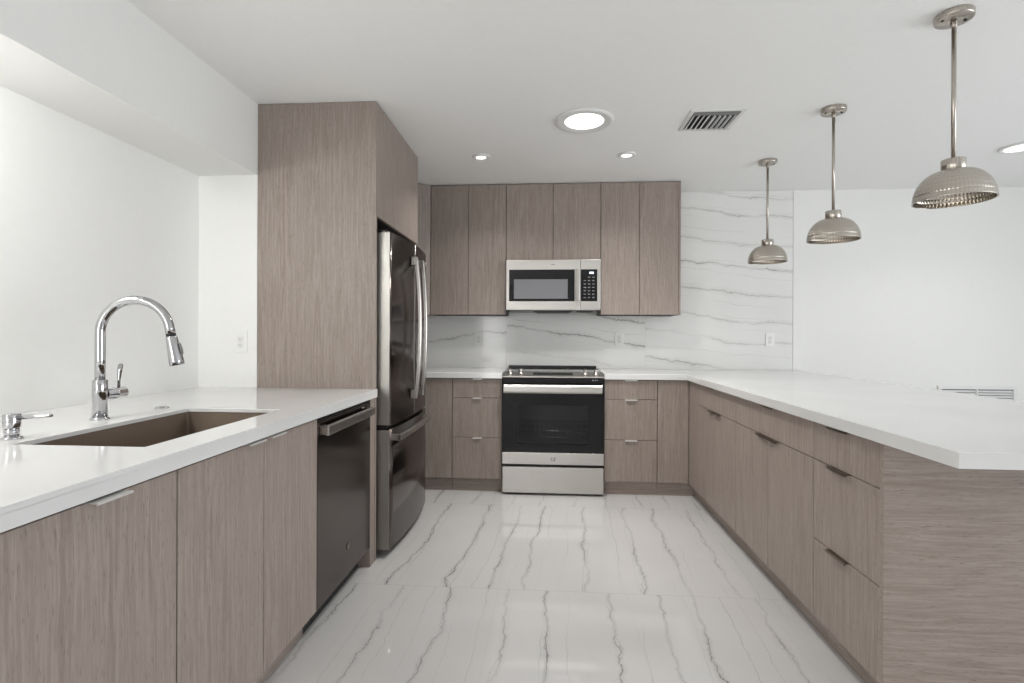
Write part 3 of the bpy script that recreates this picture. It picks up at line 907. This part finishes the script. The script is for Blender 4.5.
# ------------------------------------------------------------------ outlets
def outlet(label, c, group):
    t = Thing('wall_outlet', label, 'outlet', c, group)
    x, y, z = c
    b = nb(); box(b, x - .036, x + .036, y - .006, y, z - .058, z + .058, 0.002); t.part('cover_plate', b, 'white_plastic')
    b = nb(); box(b, x - .0165, x + .0165, y - .0085, y - .0062, z - .0335, z + .0335, 0.0008, 1); r = t.part('receptacle', b, 'white_metal')
    b = nb()
    for zz in (-.019, .013):
        for xx in (-.0062, .0062): box(b, x + xx - .001, x + xx + .001, y - .0090, y - .0086, z + zz, z + zz + .008)
        lathe(b, [(0, y - .0090), (.0022, y - .0090), (.0022, y - .0086), (0, y - .0086)], (x, 0, z + zz - .006), 12, 'y')
    t.part('socket_slots', b, 'dark_hole', r)
    for zz in (-.048, .048):
        b = nb(); lathe(b, [(0, y - .0068), (.003, y - .0066), (.003, y - .0061), (0, y - .0061)], (x, 0, z + zz), 12, 'y'); t.part('screw', b, 'white_metal')
    return t


o1 = outlet('white outlet on the backsplash left of the range', (-0.649, -0.0125, 1.165), 'backsplash outlets')
for loc, lab, grp in (((0.578, -0.0125, 1.169), 'white outlet on the backsplash right of the range, below the upper cabinet', 'backsplash outlets'),
                      ((1.843, -0.0125, 1.170), 'white outlet on the tall stone slab above the peninsula', 'backsplash outlets'),
                      ((-1.688, -1.8625, 1.160), 'white outlet on the white wall behind the sink counter, beside the tall panel', 'wall outlets')):
    dup(o1.o, loc, lab, grp)

# ------------------------------------------------------------------ return-air grille on the right part of the back wall
t = Thing('wall_vent', 'white return air grille low on the white wall, partly hidden by the peninsula counter', 'vent', (3.51, -0.001, 0.62))
gx0, gx1, gz0, gz1 = 3.20, 3.815, 0.445, 0.795
b = nb(); fw = 0.028
box(b, gx0, gx1, -0.014, -0.0005, gz1 - fw, gz1, 0.002); box(b, gx0, gx1, -0.014, -0.0005, gz0, gz0 + fw, 0.002)
box(b, gx0, gx0 + fw, -0.014, -0.0005, gz0 + fw, gz1 - fw, 0.002); box(b, gx1 - fw, gx1, -0.014, -0.0005, gz0 + fw, gz1 - fw, 0.002)
t.part('frame', b, 'white_metal')
b = nb(); box(b, gx0 + fw, gx1 - fw, -0.0012, -0.0004, gz0 + fw, gz1 - fw); t.part('backing', b, 'duct')
b = nb(); box(b, 3.500, 3.512, -0.013, -0.0014, gz0 + fw, gz1 - fw); t.part('divider', b, 'white_metal')
n_ = 13
for i in range(n_):
    z = gz0 + fw + 0.012 + i * (gz1 - gz0 - 2 * fw - 0.012) / n_
    for a, c in ((gx0 + fw, 3.4995), (3.5125, gx1 - fw)):
        b = nb(); prism(b, [(-0.0125, z - 0.003), (-0.0118, z - 0.002), (-0.0022, z + 0.012), (-0.0030, z + 0.011)], 'x', a, c); t.part('slat', b, 'white_metal')

# ------------------------------------------------------------------ ceiling register
t = Thing('ceiling_vent', 'white louvered air register in the ceiling right of the large round light', 'vent', (0.905, -1.495, H))
vx0, vx1, vy0, vy1 = 0.740, 1.040, -1.650, -1.360
b = nb(); fw = 0.024; z0 = H - 0.007
for a in ((vx0, vx1, vy0, vy0 + fw), (vx0, vx1, vy1 - fw, vy1), (vx0, vx0 + fw, vy0 + fw, vy1 - fw), (vx1 - fw, vx1, vy0 + fw, vy1 - fw)):
    box(b, a[0], a[1], a[2], a[3], z0, H - 0.0005, 0.0025)
t.part('frame', b, 'white_metal')
b = nb(); box(b, vx0 + fw, vx1 - fw, vy0 + fw, vy1 - fw, H - 0.0016, H - 0.0004); t.part('backing', b, 'dark_hole')
for i in range(9):
    xx = vx0 + fw + 0.014 + i * (vx1 - vx0 - 2 * fw - 0.028) / 8; s = 1 if i < 4 else -0.3
    b = nb(); prism(b, [(xx - .0012 - s * .012, H - 0.015), (xx + .0012 - s * .012, H - 0.015), (xx + .0008 + s * .004, H - 0.0022), (xx - .0008 + s * .004, H - 0.0022)], 'y', vy0 + fw + .044, vy1 - fw - .001)
    t.part('louver', b, 'white_metal')
b = nb(); box(b, vx0 + fw, vx1 - fw, vy0 + fw + .001, vy0 + fw + 0.042, H - 0.0082, H - 0.0068); t.part('damper_bar', b, 'grey_plastic')

# ------------------------------------------------------------------ ceiling lights
def disc_light(name, label, c, R, r, power, group=None):
    t = Thing(name, label, 'ceiling light', (c[0], c[1], H), group)
    b = nb(); lathe(b, [(R, H - .0004), (R, H - .006), (R - .010, H - .012), (R - .022, H - .0125), (r + .004, H - .007), (r, H - .006), (r, H - .0004)], (c[0], c[1], 0), 64, closed=True)
    t.part('trim_ring', b, 'white_metal')
    b = nb(); lathe(b, [(0, H - .0095), (r * .6, H - .009), (r - .001, H - .0055), (r - .001, H - .0006), (0, H - .0006)], (c[0], c[1], 0), 48)
    t.part('lens', b, 'lens')
    l = bpy.data.lights.new('lamp_light', 'AREA'); l.shape = 'DISK'; l.size = r * 1.7; l.energy = power; l.spread = math.radians(125); l.color = (1.0, 0.975, 0.945)
    o = bpy.data.objects.new('lamp_light', l); C.objects.link(o); o.parent = t.o; o.location = (0, 0, -0.016)
    return t


disc_light('ceiling_light', 'large round flush ceiling light in front of the range', (0.167, -1.538), 0.168, 0.112, 11.5)
dl1 = disc_light('recessed_light', 'small recessed ceiling light left of the large round light', (-0.505, -0.985), 0.062, 0.036, 3.0, 'small recessed ceiling lights')
dup(dl1.o, (0.495, -0.965, H), 'small recessed ceiling light between the large round light and the air register', 'small recessed ceiling lights')
disc_light('recessed_light', 'round recessed ceiling light at the right edge, beyond the near pendant', (3.03, -0.955), 0.115, 0.085, 2)

# tilted downlights under the soffit, beside and behind the camera, washing the sink wall
t = Thing('gimbal_light', 'tilted round downlight under the soffit above the sink counter', 'ceiling light', (-1.76, -3.45, 2.0585), 'soffit downlights')
gx, gy, gz = t.base
b = nb(); lathe(b, [(.062, gz), (.062, gz - .006), (.056, gz - .010), (.046, gz - .010), (.044, gz)], (gx, gy, 0), 40, closed=True); t.part('trim_ring', b, 'white_metal')
rot = Matrix.Rotation(math.radians(42), 3, 'Z') @ Matrix.Rotation(math.radians(42), 3, 'X'); nrm = rot @ Vector((0, 0, -1)); pc = Vector((gx, gy, gz - .040))
b = nb(); tube(b, [pc - nrm * .028, pc - nrm * .004, pc], [.034, .042, .042], 32); hd = t.part('head', b, 'white_metal')
b = nb(); tube(b, [pc + nrm * .0003, pc + nrm * .002], .036, 32); t.part('lens', b, 'lens', hd)
l = bpy.data.lights.new('lamp_light', 'AREA'); l.shape = 'DISK'; l.size = 0.07; l.energy = 5.0; l.color = (1.0, 0.985, 0.955)
o = bpy.data.objects.new('lamp_light', l); C.objects.link(o); o.parent = t.o
o.location = Vector((0, 0, -.040)) + nrm * .004; o.rotation_euler = rot.to_euler()
for yy in (-4.15, -4.85): dup(t.o, (gx, yy, gz), 'tilted round downlight under the soffit above the sink counter', 'soffit downlights')

# ------------------------------------------------------------------ pendants
px, py = 1.513, -2.435
t = Thing('pendant_light', 'hammered nickel dome pendant nearest the camera over the peninsula', 'pendant light', (px, py, H), 'dome pendants over the peninsula')
b = nb(); lathe(b, [(0, H - .0004), (.060, H - .0004), (.062, H - .003), (.062, H - .020), (.060, H - .024), (0, H - .024)], (px, py, 0), 56); cn = t.part('canopy', b, 'nickel')
for sx in (-.042, .042):
    b = nb(); lathe(b, [(0, H - .0275), (.0045, H - .027), (.006, H - .0242), (0, H - .0242)], (px + sx, py, 0), 16); t.part('screw', b, 'black', cn)
b = nb(); lathe(b, [(0, H - .0242), (.011, H - .0242), (.011, H - .045), (.008, H - .052), (.0, H - .052)], (px, py, 0), 24); t.part('swivel', b, 'nickel')
zn = 1.881
b = nb(); lathe(b, [(0, zn + .0005), (.0078, zn + .0005), (.0078, H - .0525), (0, H - .0525)], (px, py, 0), 20); t.part('rod', b, 'nickel')
b = nb(); lathe(b, [(0, zn), (.0375, zn), (.0385, zn - .001), (.0385, zn - .046), (.036, zn - .048), (0, zn - .048)], (px, py, 0), 48); t.part('neck', b, 'nickel')
# dome shell
Rr, zt, zr = 0.127, zn - .042, 1.725
outer = []
for i in range(15):
    a = PI / 2 * i / 14
    outer.append((0.036 + (Rr - 0.036) * math.sin(a), zr + (zt - zr) * math.cos(a) if i < 14 else zr))
inner = [(max(r - .003, .0345), z - .003 if i < 13 else z) for i, (r, z) in enumerate(outer)]
b = nb(); lathe(b, outer + [(Rr + .0015, zr - .002), (Rr - .004, zr - .002)] + inner[::-1], (px, py, 0), 96, closed=True); t.part('shade', b, 'hammered')
b = nb(); lathe(b, [(0, zn - .049), (.016, zn - .049), (.016, zn - .062), (.024, zn - .078), (.027, zn - .094), (.022, zn - .110), (.010, zn - .119), (0, zn - .121)], (px, py, 0), 32); t.part('bulb', b, 'shade_glow')
dup(t.o, (1.506, -1.615, H), 'hammered nickel dome pendant in the middle of the row of three', 'dome pendants over the peninsula')
dup(t.o, (1.504, -0.780, H), 'hammered nickel dome pendant nearest the back wall, in front of the stone slab', 'dome pendants over the peninsula')
